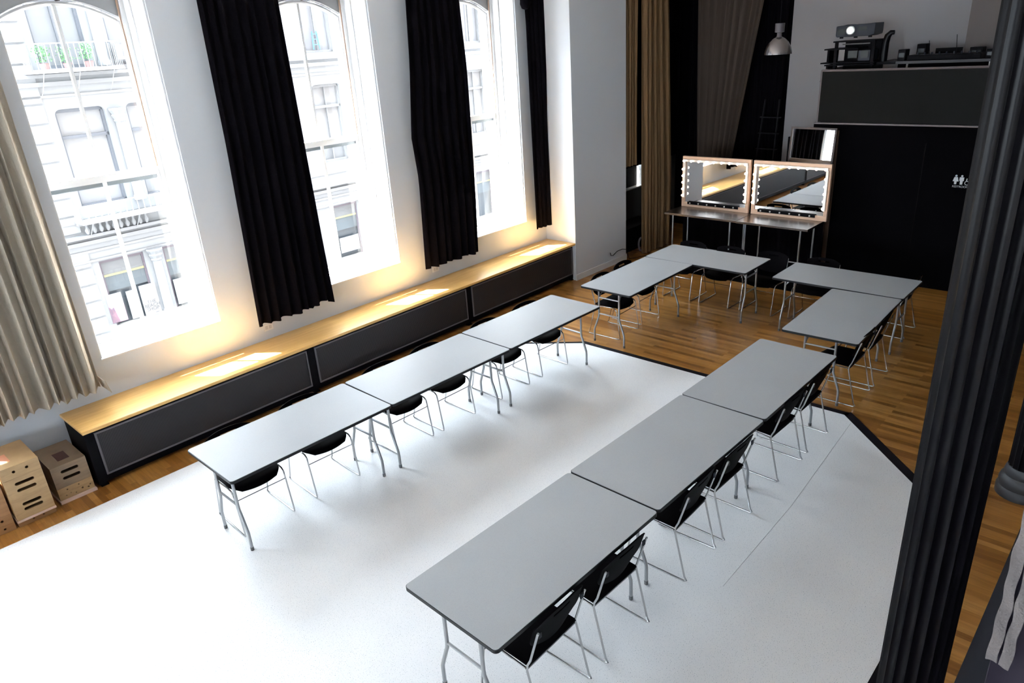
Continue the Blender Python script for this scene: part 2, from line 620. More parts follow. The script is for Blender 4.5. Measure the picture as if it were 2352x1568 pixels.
o = wthing('window_7', None, None, 11.16, 0, 0)
o['kind'] = 'structure'
MB().box(-.63, .63, -.01, .45, .99, 1.012).box(.60, .628, .02, .5, 1.01, 4.3).box(-.628, -.60, .02, .5, 1.01, 4.3).build('window_frame', M['trim'], o)
MB().grid(lambda s, t: (-.6 + 1.2 * s, .47, 1.0 + 3.3 * t), 1, 1).build('pane', M['glass'], o)
MB().box(-.60, .56, .10, .13, 1.0, 1.40).box(-.60, .60, .10, .13, 1.46, 4.3).build('blackout_board', M['black_metal'], o)  # upper board is unseen behind the curtain, added to stop the sun

# power outlets below the windows
for nm, u, lab in (('power_outlet', 3.60, 'white double power outlet low on the wall under the widest black curtain'), ('power_outlet', 6.28, 'white double power outlet low on the wall under the middle black curtain')):
    t = wthing(nm, lab, 'outlet', u, 0, .775, 'outlets above the bench')
    MB().prism(rrect(-.06, .06, -.04, .04, .006), 0, .007).build('cover_plate', M['white_plastic'], t, rot=(R(90), 0, 0))
    MB().box(-.04, -.008, -.010, -.006, -.02, .02).box(.008, .04, -.010, -.006, -.02, .02).build('socket', M['light_plastic'], t)

# ------------------------------------------------------------------ radiator bench
bt = wthing('bench', 'long varnished birch window bench with black perforated radiator front', 'bench', 1.30)
DB = .61
MB().box(0, 7.50, -DB, 0, .597, .632).build('bench_top', M['bench'], bt, bevel=.006)
b = MB()
b.box(.02, 7.50, -.545, -.525, .035, .597)
b.box(.02, .05, -.54, -.01, .02, .597)
b.box(.02, 7.50, -.53, -.06, .10, .13)
b.build('bench_body', M['black_metal'], bt)
for x in (.04, 2.45, 5.03, 7.46):
    MB().box(x, x + .05, -.54, -.49, 0, .12).box(x - .01, x + .06, -.55, -.48, 0, .012).build('foot', M['black_metal'], bt)
for x0, x1 in ((.12, 2.40), (2.54, 5.00), (5.14, 7.44)):
    g = MB().box(x0, x1, -.560, -.550, .125, .545).build('grille', M['grille'], bt)
    MB().box(x0 - .012, x1 + .012, -.566, -.548, .545, .562).box(x0 - .012, x1 + .012, -.566, -.548, .108, .125).box(x0 - .015, x0, -.566, -.548, .108, .562).box(x1, x1 + .015, -.566, -.548, .108, .562).build('grille_frame', M['grille_frame'], g)

# ------------------------------------------------------------------ white vinyl floor covering
vt = thing('vinyl_floor_covering', 'large white vinyl stage covering with cut corners on the wood floor', 'floor covering')
out = [(-6.2, .75), (5.52, .75), (6.78, 2.04), (6.735, 5.35), (6.25, 6.0), (5.4, 6.66), (-6.2, 6.62)]
cx, cy = 1.5, 3.7
MB().prism(out, .002, .012).build('vinyl_sheet', M['vinyl'], vt)
def strip(p, q, w0, inward=False):
    p, q = Vector(p), Vector(q)
    d = (q - p).normalized()
    n = Vector((d.y, -d.x)) * w0
    return [tuple(p - d * w0 * .4), tuple(q + d * w0 * .4), tuple(q + n + d * w0 * .4), tuple(p + n - d * w0 * .4)]
e = MB()
for p, q, w0 in ((out[0], out[1], .07), (out[1], out[2], .09), (out[2], out[3], .07), (out[3], out[4], .05)):
    e.prism(strip(p, q, w0), .001, .014)
e.build('black_edging', M['black_edge'], vt)
MB().tube([(3.8, 1.80, .0125), (5.0, 1.82, .0125), (6.65, 1.93, .0125)], .0016, 4).build('seam_line', mat('seam_grey', (.5, .5, .5), .7), vt)

# ------------------------------------------------------------------ folding tables
TL, TW, TH = 1.530, .766, .762
def make_table():
    t = thing('folding_table', '', 'table')
    MB().prism(rrect(-TL / 2 + .004, TL / 2 - .004, -TW / 2 + .004, TW / 2 - .004, .026), TH - .012, TH).build('tabletop', M['table'], t)
    MB().prism(rrect(-TL / 2, TL / 2, -TW / 2, TW / 2, .03), TH - .026, TH - .0035).build('edge_banding', M['edge'], t)
    for sx in (-1, 1):
        x = sx * (TL / 2 - .093)
        for sy in (-1, 1):
            yi, yo = sy * .155, sy * .23
            pts = [(x, yi, TH - .03), (x, yi, .40), (x, yi + sy * .004, .36), (x, yi + sy * .016, .33), (x, yo - sy * .012, .20), (x, yo - sy * .002, .17), (x, yo, .14), (x, yo, .02)]
            lg = MB().tube(pts, .0127, 10).build('leg', M['galv'], t, smooth=True)
            MB().lathe([(.014, 0), (.015, .004), (.015, .03), (.013, .032)], 10, (x, yo, 0)).build('foot_cap', mat('grey_rubber', (.12, .12, .12), .6), lg)
        for z in (.40, .62):
            MB().tube([(x, -.155, z), (x, .155, z)], .010, 8).build('crossbar', M['galv'], t, smooth=True)
        for sy in (-1, 1):
            MB().tube([(x, sy * .155, .60), (x - sx * .035, sy * .15, .655), (x - sx * .12, sy * .13, .715), (x - sx * .2, sy * .12, TH - .03)], .007, 6).build('folding_brace', M['galv'], t, smooth=True)
    return t
tproto = make_table()
TAB = [
    (2.482, 5.138, .2, 'grey folding table at the near end of the window-side row, closest to the wooden boxes', 'window-side row of folding tables'),
    (4.022, 5.134, -.4, 'grey folding table in the middle of the window-side row', 'window-side row of folding tables'),
    (5.563, 5.130, -.5, 'grey folding table at the far end of the window-side row, nearest the wood', 'window-side row of folding tables'),
    (2.612, 2.466, -.4, 'nearest and largest-looking grey folding table, at the near end of the column-side row', 'column-side row of folding tables'),
    (4.153, 2.458, -.5, 'grey folding table in the middle of the column-side row of three', 'column-side row of folding tables'),
    (5.694, 2.452, 0, 'grey folding table at the far end of the column-side row, reaching over the wood', 'column-side row of folding tables'),
    (7.598, 5.069, .8, 'pale folding table on the wood floor running away from the window-side row', 'folding tables on the wood floor'),
    (8.753, 4.71, 90.2, 'pale folding table set crosswise in front of the lit makeup mirrors', 'folding tables on the wood floor'),
    (7.611, 2.432, 2.0, 'grey folding table on the wood floor between the column-side row and the far cross table', 'folding tables on the wood floor'),
    (8.787, 2.842, 90.6, 'grey folding table set crosswise in front of the black wall below the balcony', 'folding tables on the wood floor'),
]
for i, (x, y, a, lab, grp) in enumerate(TAB):
    t = tproto if i == 0 else dup(tproto)
    t.location = (x, y, .0125 if x < 6 else 0)
    t.rotation_euler = (0, 0, R(a))
    tag(t, lab, 'table', grp)

# ------------------------------------------------------------------ chairs
def make_chair():
    t = thing('stacking_chair', '', 'chair')
    # local +x is the way the sitter faces
    hw = .228
    rr = .0071
    for s in (-1, 1):
        y = s * hw
        yt = s * .212
        f = MB()
        pts = [(-.246, yt, .715), (-.240, yt, .70), (-.175, yt, .475), (-.158, y * .97, .435), (-.158, y, .40), (-.245, y, .045), (-.262, y, .018), (-.245, y, .007), (.20, y, .007), (.232, y, .014), (.236, y, .04), (.185, y, .37), (.175, y, .405), (.15, y, .425), (.10, y, .432), (-.10, y, .418), (-.150, y, .415)]
        MB().box(-.242, -.232, y * .84 - .012, y * .84 + .012, .665, .700).build('back_bracket', M['grey_plastic'], t)
        f.tube(pts, rr, 8)
        f.build('side_frame', M['chrome'], t, smooth=True)
    MB().tube([(.188, -hw, .335), (.188, hw, .335)], .0045, 6).build('front_stretcher', M['chrome'], t, smooth=True)
    MB().tube([(-.152, -hw, .402), (-.152, hw, .402)], .006, 6).build('rear_stretcher', M['chrome'], t, smooth=True)
    # seat: dished, rounded front corners
    def seat(a, b):
        x = -.165 + .395 * b
        yw = .222
        k = max(0, (b - .62) / .38)
        yw *= (1 - .30 * k ** 3)
        yy = (a * 2 - 1) * yw
        xx = x - .03 * k * abs(a * 2 - 1) ** 2
        z = .440 - .010 * (1 - (a * 2 - 1) ** 2) * sin(pi * min(b * 1.1, 1)) + .006 * sin(pi * b) - .035 * max(0, (b - .8) / .2) ** 2
        return (xx, yy, z)
    MB().grid(seat, 12, 12).build('seat', M['chair'], t, smooth=True, solid=.012)
    bb = MB()
    NU, NV = 18, 14
    def back(a, b):
        s = a * 2 - 1
        z = .505 + .275 * b
        yw = .218 - .055 * max(0, (.45 - b) / .45) ** 1.6 - .03 * max(0, (b - .86) / .14) ** 2
        x = -.158 - .082 * b - .020 * (1 - s * s)
        zz = z - (.03 * abs(s) ** 3 if b > .8 else 0) * (b - .8) / .2 + (.03 * abs(s) ** 2 * max(0, (.3 - b) / .3))
        return (x, s * yw, zz)
    bb.grid(back, NU, NV)
    ff = []
    for j in range(NV):
        for i in range(NU):
            if j == 11 and 6 <= i <= 11:
                continue
            ff.append(bb.f[j * NU + i])
    bb.f = ff
    bb.build('backrest', M['chair'], t, smooth=True, solid=.009)
    return t
cproto = make_chair()
CH = []
rowL = [(2.088, 'first'), (2.787, ''), (3.703, ''), (4.293, ''), (5.171, ''), (5.872, '')]
posw = ['nearest the wooden boxes', 'second from the wooden boxes', 'third from the wooden boxes', 'fourth from the wooden boxes', 'fifth from the wooden boxes', 'nearest the wood floor']
for (x, _), pw in zip(rowL, posw):
    CH.append((x, 5.33 + random.uniform(-.01, .01), -90 + random.uniform(-2, 2), 'black chrome-framed chair under the window-side row, ' + pw, 'chairs of the window-side row'))
rowR = [(2.318, 'nearest the camera'), (2.948, 'second from the camera'), (3.891, 'third from the camera'), (4.48, 'fourth from the camera'), (5.488, 'fifth from the camera'), (6.087, 'sixth and farthest from the camera')]
for x, pw in rowR:
    CH.append((x, 2.285 + random.uniform(-.012, .012), 90 + random.uniform(-2, 2), 'black chrome-framed chair under the column-side row, ' + pw, 'chairs of the column-side row'))
CH += [
    (7.243, 2.285, 90, 'black chair at the side of the short grey table on wood, nearer the column-side row', 'chairs on the wood floor'),
    (7.815, 2.285, 91, 'black chair at the side of the short grey table on wood, farther from the camera', 'chairs on the wood floor'),
    (9.34, 2.43, 90, 'shadowed black chair beyond the free end of the far grey cross table', 'chairs on the wood floor'),
    (9.13, 5.26, 180, 'black chair behind the pale cross table facing the camera, in its inner corner', 'chairs on the wood floor'),
    (9.14, 4.654, 180, 'black chair behind the pale cross table facing the camera, in the middle of it', 'chairs on the wood floor'),
    (9.17, 4.035, 180, 'black chair facing the camera in the gap between the two cross tables', 'chairs on the wood floor'),
    (9.22, 3.36, 180, 'black chair behind the far grey cross table facing the camera', 'chairs on the wood floor'),
    (7.329, 5.262, -88, 'black chair with its back above the pale table, nearest the white pilaster', 'chairs on the wood floor'),
    (7.943, 5.33, -88, 'black chair with its back above the pale table, one farther past the pilaster', 'chairs on the wood floor'),
]
for i, (x, y, a, lab, grp) in enumerate(CH):
    t = cproto if i == 0 else dup(cproto)
    t.location = (x, y, .012 if x < 6.5 else 0)
    t.rotation_euler = (0, 0, R(a))
    tag(t, lab, 'chair', grp)

# ------------------------------------------------------------------ curtains on the window wall
def curtain(name, lab, u0f, u1f, vc, amp, folds, zb, m, zt=4.72, uo=None, seed=1, group=None, grow=1.0, cat='curtain'):
    rnd = random.Random(seed)
    uo = u0f(2) if uo is None else uo
    t = wthing(name, lab, cat, uo, 0, 0, group)
    ph = [rnd.uniform(0, 6.28) for _ in range(8)]
    mbb = MB()
    def fn(a, b):
        z0 = zb(a)
        z = zt + (z0 - zt) * b
        ul, ur = u0f(z), u1f(z)
        warp = .035 * sin(2 * pi * a * 2.3 + ph[0]) + .02 * sin(2 * pi * a * 5.1 + ph[1])
        aa = a + warp * a * (1 - a) * 2
        f_ = aa * folds * 2 * pi
        am = amp * (.45 + .55 * b * grow)
        v = vc + am * (sin(f_ + .5 * sin(b * 3 + ph[2])) + .35 * sin(f_ * .5 + ph[3] + b) + .18 * sin(f_ * 2 + ph[4] + b * 2))
        u = ul + (ur - ul) * a + .18 * amp * cos(f_ * 1 + ph[5])
        return (u - uo, -v, z)
    mbb.grid(fn, int(folds * 12), 24)
    c = mbb.build('cloth', m, t, smooth=True, solid=.004)
    rod = MB().tube([(u0f(zt) - uo - .12, -vc, zt + .03), (u1f(zt) - uo + .12, -vc, zt + .03)], .014, 8)
    rod.build('curtain_rod', M['black_metal'], t, smooth=True)
    return t
def lerp(tab):
    def f(z):
        if z >= tab[0][0]:
            return tab[0][1]
        for (z1, a), (z2, b_) in zip(tab, tab[1:]):
            if z2 <= z <= z1:
                return a + (b_ - a) * (z1 - z) / (z1 - z2)
        return tab[-1][1]
    return f
BB = curtain('window_curtain', 'beige pleated curtain hanging on the wall above the wooden boxes', lerp([(4.7, .45), (.7, .47)]), lerp([(4.7, 1.62), (3.6, 1.65), (.7, 1.68)]), .17, .05, 14, lambda a: .80 + .015 * sin(a * 40) - .02 * (a < .3), M['beige'], seed=3)
hem = MB().grid(lambda a, b: (1.23 + .03 * b, -.05 - .25 * a, .92 - .14 * b), 4, 2)
hem.build('turned_hem', M['beige'], BB, solid=.004)
curtain('window_curtain', 'wide black velvet curtain hanging between the first and second visible windows', lerp([(4.7, 3.49), (2.9, 3.47), (.9, 3.40)]), lerp([(4.7, 4.37), (1.6, 4.41), (.9, 4.43)]), .16, .034, 8, lambda a: .88 + .012 * sin(a * 23) + .03 * (a > .72) - .03 * (a > .95), M['velvet'], seed=5)
curtain('window_curtain', 'black velvet curtain with a bulging edge between the second and third visible windows', lerp([(4.7, 6.15), (3.5, 6.07), (2.65, 5.97), (2.1, 6.02), (.9, 5.98)]), lerp([(4.7, 7.0), (3.4, 7.06), (1.7, 7.04), (.9, 7.01)]), .16, .034, 7, lambda a: .87 + .012 * sin(a * 19), M['velvet'], seed=8)
c3 = curtain('window_curtain', 'narrow black velvet curtain in the corner beside the white pilaster', lerp([(4.7, 8.36), (3.9, 8.40), (.9, 8.39)]), lerp([(4.7, 8.96), (3.8, 8.98), (2.6, 9.02), (.9, 9.06)]), .12, .026, 6, lambda a: .90 - .02 * a, M['velvet'], seed=12)
kn = MB().lathe([(.0, -.1), (.05, -.08), (.075, -.02), (.07, .05), (.04, .1), (.0, .11)], 12, (0, 0, 0))
kn.build('gathered_knot', M['velvet'], c3, smooth=True, loc=(-.02, -.14, 4.22))
# beyond the pilaster
curtain('blackout_curtain', 'black curtain covering the upper wall beyond the white pilaster', lambda z: 10.26, lambda z: 12.9, .10, .02, 14, lambda a: 1.44, M['velvet'], seed=13)
MB().box(0, 1.3, -.42, -.01, 0, .42).box(-.02, 1.32, -.44, -.01, .42, .44).build('cabinet_body', M['black_metal'], wthing('low_cabinet', 'low black cabinet against the dim wall beyond the pilaster', 'cabinet', 10.3))

def hang(name, lab, p0, p1, zt, zb, amp, folds, m, tops=None, seed=2):
    """free-hanging curtain between two floor points"""
    rnd = random.Random(seed)
    p0, p1 = Vector(p0), Vector(p1)
    d = p1 - p0
    n = Vector((-d.y, d.x)).normalized()
    L = d.length
    t = thing(name, lab, 'curtain', (p0.x, p0.y, 0))
    ph = [rnd.uniform(0, 6) for _ in range(6)]
    t0, t1 = tops or ((0, 1), (0, 1))
    def fn(a, b):
        z = zt + (zb - zt) * b
        s0 = t0[0] + (t1[0] - t0[0]) * min(1, b * 1.0)
        s1 = t0[1] + (t1[1] - t0[1]) * min(1, b * 1.35)
        s = s0 + (s1 - s0) * a
        f_ = a * folds * 2 * pi
        o = amp * (sin(f_ + .4 * sin(b * 4 + ph[0])) + .4 * sin(f_ * .47 + ph[1]) + .25 * sin(f_ * 2.1 + ph[2]))
        q = d * s + n * o
        return (q.x, q.y, z)
    MB().grid(fn, int(folds * 12), 16).build('cloth', m, t, smooth=True, solid=.004)
    MB().tube([(d.x * (t0[0] - .1), d.y * (t0[0] - .1), zt + .02), (d.x * (t0[1] + .1), d.y * (t0[1] + .1), zt + .02)], .014, 6).build('curtain_rod', M['black_metal'], t)
    return t
hang('stage_curtain', 'long tan curtain reaching the floor beside the lit makeup mirrors', (10.62, 6.985), (11.5, 6.99), 4.8, .02, .04, 9, M['tan'], ((-.07, .72), (.02, 1.0)), 4)
hang('stage_curtain', 'short tan curtain panel ending above the small light card', (10.22, 7.12), (10.56, 7.12), 4.8, 1.62, .03, 4, M['tan'], ((.1, 1.0), (.0, 1.05)), 6)
hang('stage_curtain', 'dusky brown curtain tapering downward in the dark recess behind the makeup mirrors', (12.6, 7.2), (12.6, 6.0), 4.8, .05, .05, 8, M['dusk'], ((0, 1.15), (.14, .68)), 9)
hang('stage_curtain', 'black backdrop curtain behind the dusky brown curtain', (12.92, 7.5), (12.92, 5.62), 4.85, .02, .02, 16, M['velvet'], None, 10)

# pendant lamp in the dark recess
pl_ = thing('pendant_lamp', 'spun aluminium dome pendant lamp hanging in the dark recess', 'lamp', (10.0, 4.46, 3.33))
MB().lathe([(.178, 0), (.176, .03), (.160, .09), (.125, .15), (.08, .195), (.045, .215), (.040, .215), (.075, .188), (.118, .145), (.152, .088), (.168, .03), (.172, .002)], 32).build('lamp_shade', M['alum'], pl_, smooth=True)
MB().lathe([(.045, .21), (.03, .23), (.03, .27), (.06, .275), (.062, .38), (.058, .385)], 20).build('ballast_housing', mat('ribbed_grey_housing', (.08, .07, .08), .5), pl_, smooth=True)
MB().tube([(0, 0, .38), (0, 0, CEIL - 3.33)], .004, 6).build('cord', M['black_metal'], pl_)

# ------------------------------------------------------------------ makeup tables and mirrors
def steel_table(x0, x1, y0, y1, lab):
    t = thing('steel_table', lab, 'table', (x0, y0, 0), 0, 'steel tables under the makeup mirrors')
    MB().box(0, x1 - x0, 0, y1 - y0, .89, .925).build('tabletop', M['steel'], t, bevel=.004)
    for ax in (.07, x1 - x0 - .07):
        for ay in (.13, y1 - y0 - .13):
            MB().tube([(ax, ay, .89), (ax, ay, 0)], .014, 8).build('leg', M['galv'], t, smooth=True)
    MB().tube([(x1 - x0 - .07, .13, .22), (x1 - x0 - .07, y1 - y0 - .13, .22)], .01, 6).build('stretcher', M['galv'], t)
steel_table(10.27, 10.90, 5.055, 6.345, 'brushed steel table under the makeup mirror nearer the tan curtain')
steel_table(10.25, 10.90, 3.92, 5.045, 'brushed steel table under the makeup mirror nearer the black wall')

def makeup_mirror(yc, wd, lab):
    t = thing('makeup_mirror', lab, 'mirror', (10.83, yc, .926), 0, 'lit makeup mirrors')
    h = .845
    hw = wd / 2
    fw = .055
    f = MB()
    f.box(-.02, .035, -hw, hw, h - fw, h).box(-.02, .035, -hw, hw, 0, .075)
    f.box(-.02, .035, -hw, -hw + fw, .075, h - fw).box(-.02, .035, hw - fw, hw, .075, h - fw)
    f.build('frame', M['frame_wood'], t, bevel=.004)
    MB().box(0, .008, -hw + fw - .01, hw - fw + .01, .065, h - fw + .01).build('mirror_glass', M['mirror'], t)
    MB().box(.008, .03, -hw + .02, hw - .02, .02, h - .02).build('backing', M['black_metal'], t)
    st = MB().box(-.034, -.0205, -hw + .17, hw - .12, .045, .09).build('socket_strip', M['black_metal'], t)
    for k in range(6):
        y = hw - .17 - k * (wd - .42) / 5
        MB().lathe([(.013, 0), (.013, .006), (.005, .008)], 10).build('switch_knob', M['light_plastic'], st, loc=(-.034, y, .0675), rot=(0, R(-90), 0))
    bars = MB()
    bars.box(-.05, -.0205, -hw + .04, hw - .04, h - .085, h - .05)
    bars.box(-.05, -.0205, hw - .065, hw - .03, .16, h - .085).box(-.05, -.0205, -hw + .03, -hw + .065, .16, h - .085)
    bars.build('light_bar', M['white_plastic'], t)
    pts = [(hw - .06 - k * (wd - .12) / 8, h - .068) for k in range(9)]
    for s in (1, -1):
        pts += [(s * (hw - .048), .20 + k * (h - .34) / 4.6) for k in range(5)]
    for y, z in pts:
        bl = MB()
        N = 8
        bl.lathe([(.0005, -.020), (.009, -.018), (.016, -.012), (.020, -.002), (.018, .009), (.012, .018), (.008, .024), (.008, .034)], 12)
        bl.build('bulb', M['bulb'], t, smooth=True, loc=(-.086, y, z), rot=(0, R(90), 0))
    return t
makeup_mirror(5.73, 1.215, 'wooden makeup mirror ringed with lit bulbs, the one nearer the tan curtain')
makeup_mirror(4.475, 1.20, 'wooden makeup mirror ringed with lit bulbs, the one nearer the black wall')
t = thing('leaning_mirror', 'tall plain mirror with dark frame leaning behind the lit makeup mirrors', 'mirror', (10.995, 4.34, 0))
t.rotation_euler = (0, R(4.2), R(-6.3))
MB().box(-.004, .004, -.33, .33, .05, 2.22).build('mirror_glass', M['mirror'], t)
MB().box(-.012, .02, -.36, -.33, .02, 2.25).box(-.012, .02, .33, .36, .02, 2.25).box(-.012, .02, -.36, .36, .0, .05).box(-.012, .02, -.36, .36, 2.22, 2.25).box(.006, .02, -.33, .33, .05, 2.22).build('frame', mat('dark_mirror_frame', (.05, .03, .025), .4), t)
t = thing('storage_cabinet', 'tall black cabinet standing behind the leaning mirror', 'cabinet', (11.82, 4.14, 0))
MB().box(0, .5, 0, .85, .0, 2.0).build('body', M['black_metal'], t)
MB().box(-.015, 0, .01, .42, .05, 1.97).build('door', M['black_metal'], t)
MB().box(-.015, 0, .43, .84, .05, 1.97).build('door', M['black_metal'], t)

t = thing('blackout_sheet', 'black sheet added behind the steel tables', 'drape', (10.93, 3.95, 0))  # added black sheet, blacks out the space below the tables
MB().grid(lambda a, b: (.0 + .012 * sin(a * 90), 2.42 * a, .02 + .89 * b), 120, 3).build('cloth', M['velvet'], t, smooth=True, solid=.003)
t = thing('blackout_floor_sheet', 'black sheet added over the floor under the steel tables', 'mat')  # added flat black sheet, blacks out the floor here
MB().prism([(10.1, 3.2), (11.23, 3.2), (11.23, 4.1), (12.9, 4.4), (12.9, 5.5), (10.9, 6.5), (10.1, 6.5)], .001, .006).build('mat', M['black_wall'], t)

# black ladder and shelf in the recess
t = thing('step_ladder', 'black ladder standing in the dark recess under the pendant lamp', 'ladder', (12.4, 5.72, 0))
bk = mat('worn_black_metal', (.006, .005, .006), .5, spec=.2)
for s in (-1, 1):
    MB().tube([(0, .2 * s, 0), (.35, .13 * s, 2.5)], .016, 6).build('rail', bk, t)
for k in range(8):
    z = .3 + k * .27
    MB().box(z * .14 - .02, z * .14 + .04, -.19, .19, z, z + .015).build('rung', bk, t)

# cable coil and loose cable near the pilaster
t = thing('cable_coil', 'grey cable ring standing on the floor at the foot of the tan curtain', 'cable', (10.84, 7.16, .13))
t.rotation_euler = (R(8), 0, R(60))
for k in range(3):
    MB().tube([((.115 + .006 * k) * cos(a * pi / 16), .01 * (k - 1), (.115 + .006 * k) * sin(a * pi / 16)) for a in range(32)], .006, 6, True).build('loop', mat('grey_cable', (.22, .20, .22), .5), t, smooth=True)
MB().tube([(9.72, 7.06, .25), (9.73, 7.05, .2), (9.78, 7.045, .19), (9.9, 7.04, .24), (10.05, 7.04, .24), (10.2, 7.045, .20), (10.245, 7.06, .10), (10.25, 7.03, .015), (10.6, 6.9, .008)], .006, 6).build('power_cable', M['black_metal'], None, smooth=True)
tag(bpy.data.objects['power_cable'], 'thin black cable looping off the face of the white pilaster', 'cable')

# ------------------------------------------------------------------ balcony and black wall below it
struct(MB().box(11.27, 11.42, -3.8, 4.02, 0, 2.2), 'wall_below_balcony', M['black_wall'])
struct(MB().box(11.25, 11.44, 3.985, 4.05, 0, 2.2), 'trim_1', mat('brown_door_edge', (.10, .055, .035), .4))
struct(MB().box(11.25, 13.0, -3.8, 4.37, 2.2, 2.285), 'floor_balcony', M['black_wall'])
struct(MB().box(11.266, 11.272, 2.80, 2.808, .5, 2.06), 'trim_2', mat('door_seam', (.010, .008, .008), .8, spec=.02))
t = thing('balcony_railing', 'mesh-filled balcony railing with pale edges above the black wall', 'railing', (11.25, 0, 2.285))
MB().box(-.01, .04, -3.8, 4.37, 0, .022).build('bottom_rail', M['rail'], t)
MB().tube([(0.01, -3.8, .75), (0.01, 4.33, .75)], .016, 8).build('top_rail', M['rail'], t, smooth=True)
for y in (4.33, 1.9, -.6, -3.0):
    MB().tube([(.01, y, 0), (.01, y, .75)], .014, 8).build('post', M['rail'], t, smooth=True)
MB().tube([(.01, 4.33, .75), (1.7, 4.33, .75)], .014, 8).build('side_rail', M['rail'], t, smooth=True)
MB().box(.004, .010, -3.8, 4.32, .03, .735).build('mesh_panel', M['mesh'], t)
MB().box(.02, 1.7, 4.325, 4.331, .03, .735).build('side_mesh_panel', M['mesh'], t)

t = thing('control_desk', 'long black control desk with pale legs behind the balcony railing', 'desk', (11.55, 0, 2.285))
MB().box(0, .75, .9, 3.68, .80, .835).build('desk_top', M['black_metal'], t)
MB().box(.1, .12, .9, 3.42, .50, .80).build('modesty_panel', M['black_wall'], t)
MB().box(-.012, 0, .9, 3.42, .80, .835).build('desk_edge', mat('scuffed_edge', (.035, .03, .032), .5), t)
for y in (3.28, 2.28, 2.12):
    MB().tube([(.04, y, .80), (.04, y + .03, .02)], .013, 6).build('leg', M['light_plastic'], t, smooth=True)
t = thing('mixing_console', 'flat black mixing console lying on the control desk', 'console', (11.6, 2.75, 3.121))
MB().box(0, .32, -.35, .55, 0, .07).build('body', M['black_metal'], t, bevel=.01)
for k in range(9):
    MB().lathe([(.012, 0), (.010, .03)], 8).build('knob', M['grey_plastic'], t, loc=(.08, -.28 + k * .09, .07))
for q, (y, x, wy, hz_, lab) in enumerate(((3.38, 11.62, .10, .15, 'small black box on the desk end next to the projector rack'), (3.24, 12.0, .12, .20, 'black upright box behind the mixing console, nearer the projector'), (2.55, 12.0, .16, .13, 'black low box behind the mixing console, beside the laptop'), (2.31, 11.66, .10, .11, 'black low box between the console and the long case'))):
    t = thing('equipment_box', lab, 'box', (x, y, 3.121))
    MB().box(0, .18, -wy / 2, wy / 2, 0, hz_).build('housing', M['black_metal'], t, bevel=.006)
    MB().box(-.004, 0, -wy * .35, wy * .35, hz_ * .3, hz_ * .7).build('front_plate', M['screen'], t)
t = thing('laptop_computer', 'black open laptop standing behind the mixing console', 'computer', (11.95, 2.93, 3.121))
MB().box(0, .24, -.17, .17, 0, .015).build('base', M['black_metal'], t)
MB().box(.24, .25, -.17, .17, .012, .13).build('screen', M['black_metal'], t)
t = thing('equipment_case', 'long low black equipment case on the column end of the control desk', 'case', (11.6, 1.55, 3.121))
MB().box(0, .45, -.55, .55, 0, .18).build('body', M['black_metal'], t, bevel=.012)
MB().box(-.012, .0, -.2, .2, .08, .1).build('handle', M['grey_plastic'], t)
t = thing('desk_lamp', 'small dark goose-neck lamp rising above the equipment case', 'lamp', (11.95, 1.95, 3.302))
MB().lathe([(.05, 0), (.05, .02), (.01, .025)], 12).build('base', M['column'], t)
MB().tube([(0, 0, .02), (0, 0, .24)], .03, 8).build('neck', M['column'], t)
MB().box(-.03, .03, -.05, .10, .24, .27).build('head', M['column'], t)
for y, hh, lab in ((3.05, .18, 'thin black antenna on the mixing console end nearer the projector'), (2.72, .24, 'thin black antenna on the mixing console end farther from the projector')):
    a_ = MB().tube([(0, 0, 0), (.01, .03, hh)], .004, 5).build('antenna', M['black_metal'], None, loc=(11.72, y, 3.19))
    tag(a_, lab, 'antenna')

t = thing('equipment_rack', 'black open shelf rack carrying the projector above the balcony', 'rack', (11.52, 4.0, 2.285))
for y in (-.26, .26):
    for x in (0, .42):
        MB().box(x, x + .035, y - .02, y + .02, 0, 1.13).build('post', M['black_metal'], t)
for z, y0, y1 in ((1.12, -.28, .30), (1.02, -.06, .42), (.83, -.30, .46), (.80, -.30, .40), (.58, -.28, .44), (.2, -.28, .28)):
    MB().box(-.02, .47, y0, y1, z, z + .018).build('shelf', M['black_metal'], t)
MB().box(.40, .42, -.26, .26, .02, 1.12).build('back_panel', M['black_metal'], t)
MB().box(.03, .4, .36, .39, .85, 1.02).build('bracket', M['black_metal'], t)
MB().box(.03, .4, .36, .39, .60, .80).build('bracket', M['black_metal'], t)
MB().box(.02, .35, -.22, -.06, .86, 1.0).build('module', M['grey_plastic'], t)
MB().box(.0, .02, -.05, .08, .90, 1.0).build('display', M['screen'], t)
MB().box(.0, .02, -.20, -.10, .90, 1.0).build('display', M['screen'], t)
MB().box(-.03, -.02, -.22, .16, 1.085, 1.10).build('label_strip', mat('dim_label', (.06, .055, .055), .5), t)

pj = thing('projector', 'grey projector with a glowing lens on top of the black rack', 'projector', (11.56, 4.03, 3.455))
def pjf(a, b):
    y = -.27 + .54 * a
    bulge = .012 * sin(pi * min(1, max(0, (a - .25) / .6)))
    return y, bulge
prof = MB()
ys = [(-.27, .055, .165), (-.265, .02, .17), (-.2, .0, .165), (-.02, .0, .158), (.06, .0, .165), (.12, .0, .165), (.17, .0, .155), (.25, .0, .150), (.268, .015, .145), (.27, .03, .13)]
n0 = 0
for y, zl, zh in ys:
    prof.v += [(0, y, zl), (.36, y, zl), (.36, y, zh), (0, y, zh)]
for i in range(len(ys) - 1):
    a = i * 4
    for k in range(4):
        prof.f.append((a + k, a + (k + 1) % 4, a + 4 + (k + 1) % 4, a + 4 + k))
prof.f.append((0, 1, 2, 3))
e_ = (len(ys) - 1) * 4
prof.f.append((e_ + 3, e_ + 2, e_ + 1, e_))
prof.build('body', M['grey_plastic'], pj, bevel=.006, loc=(0, 0, .02))
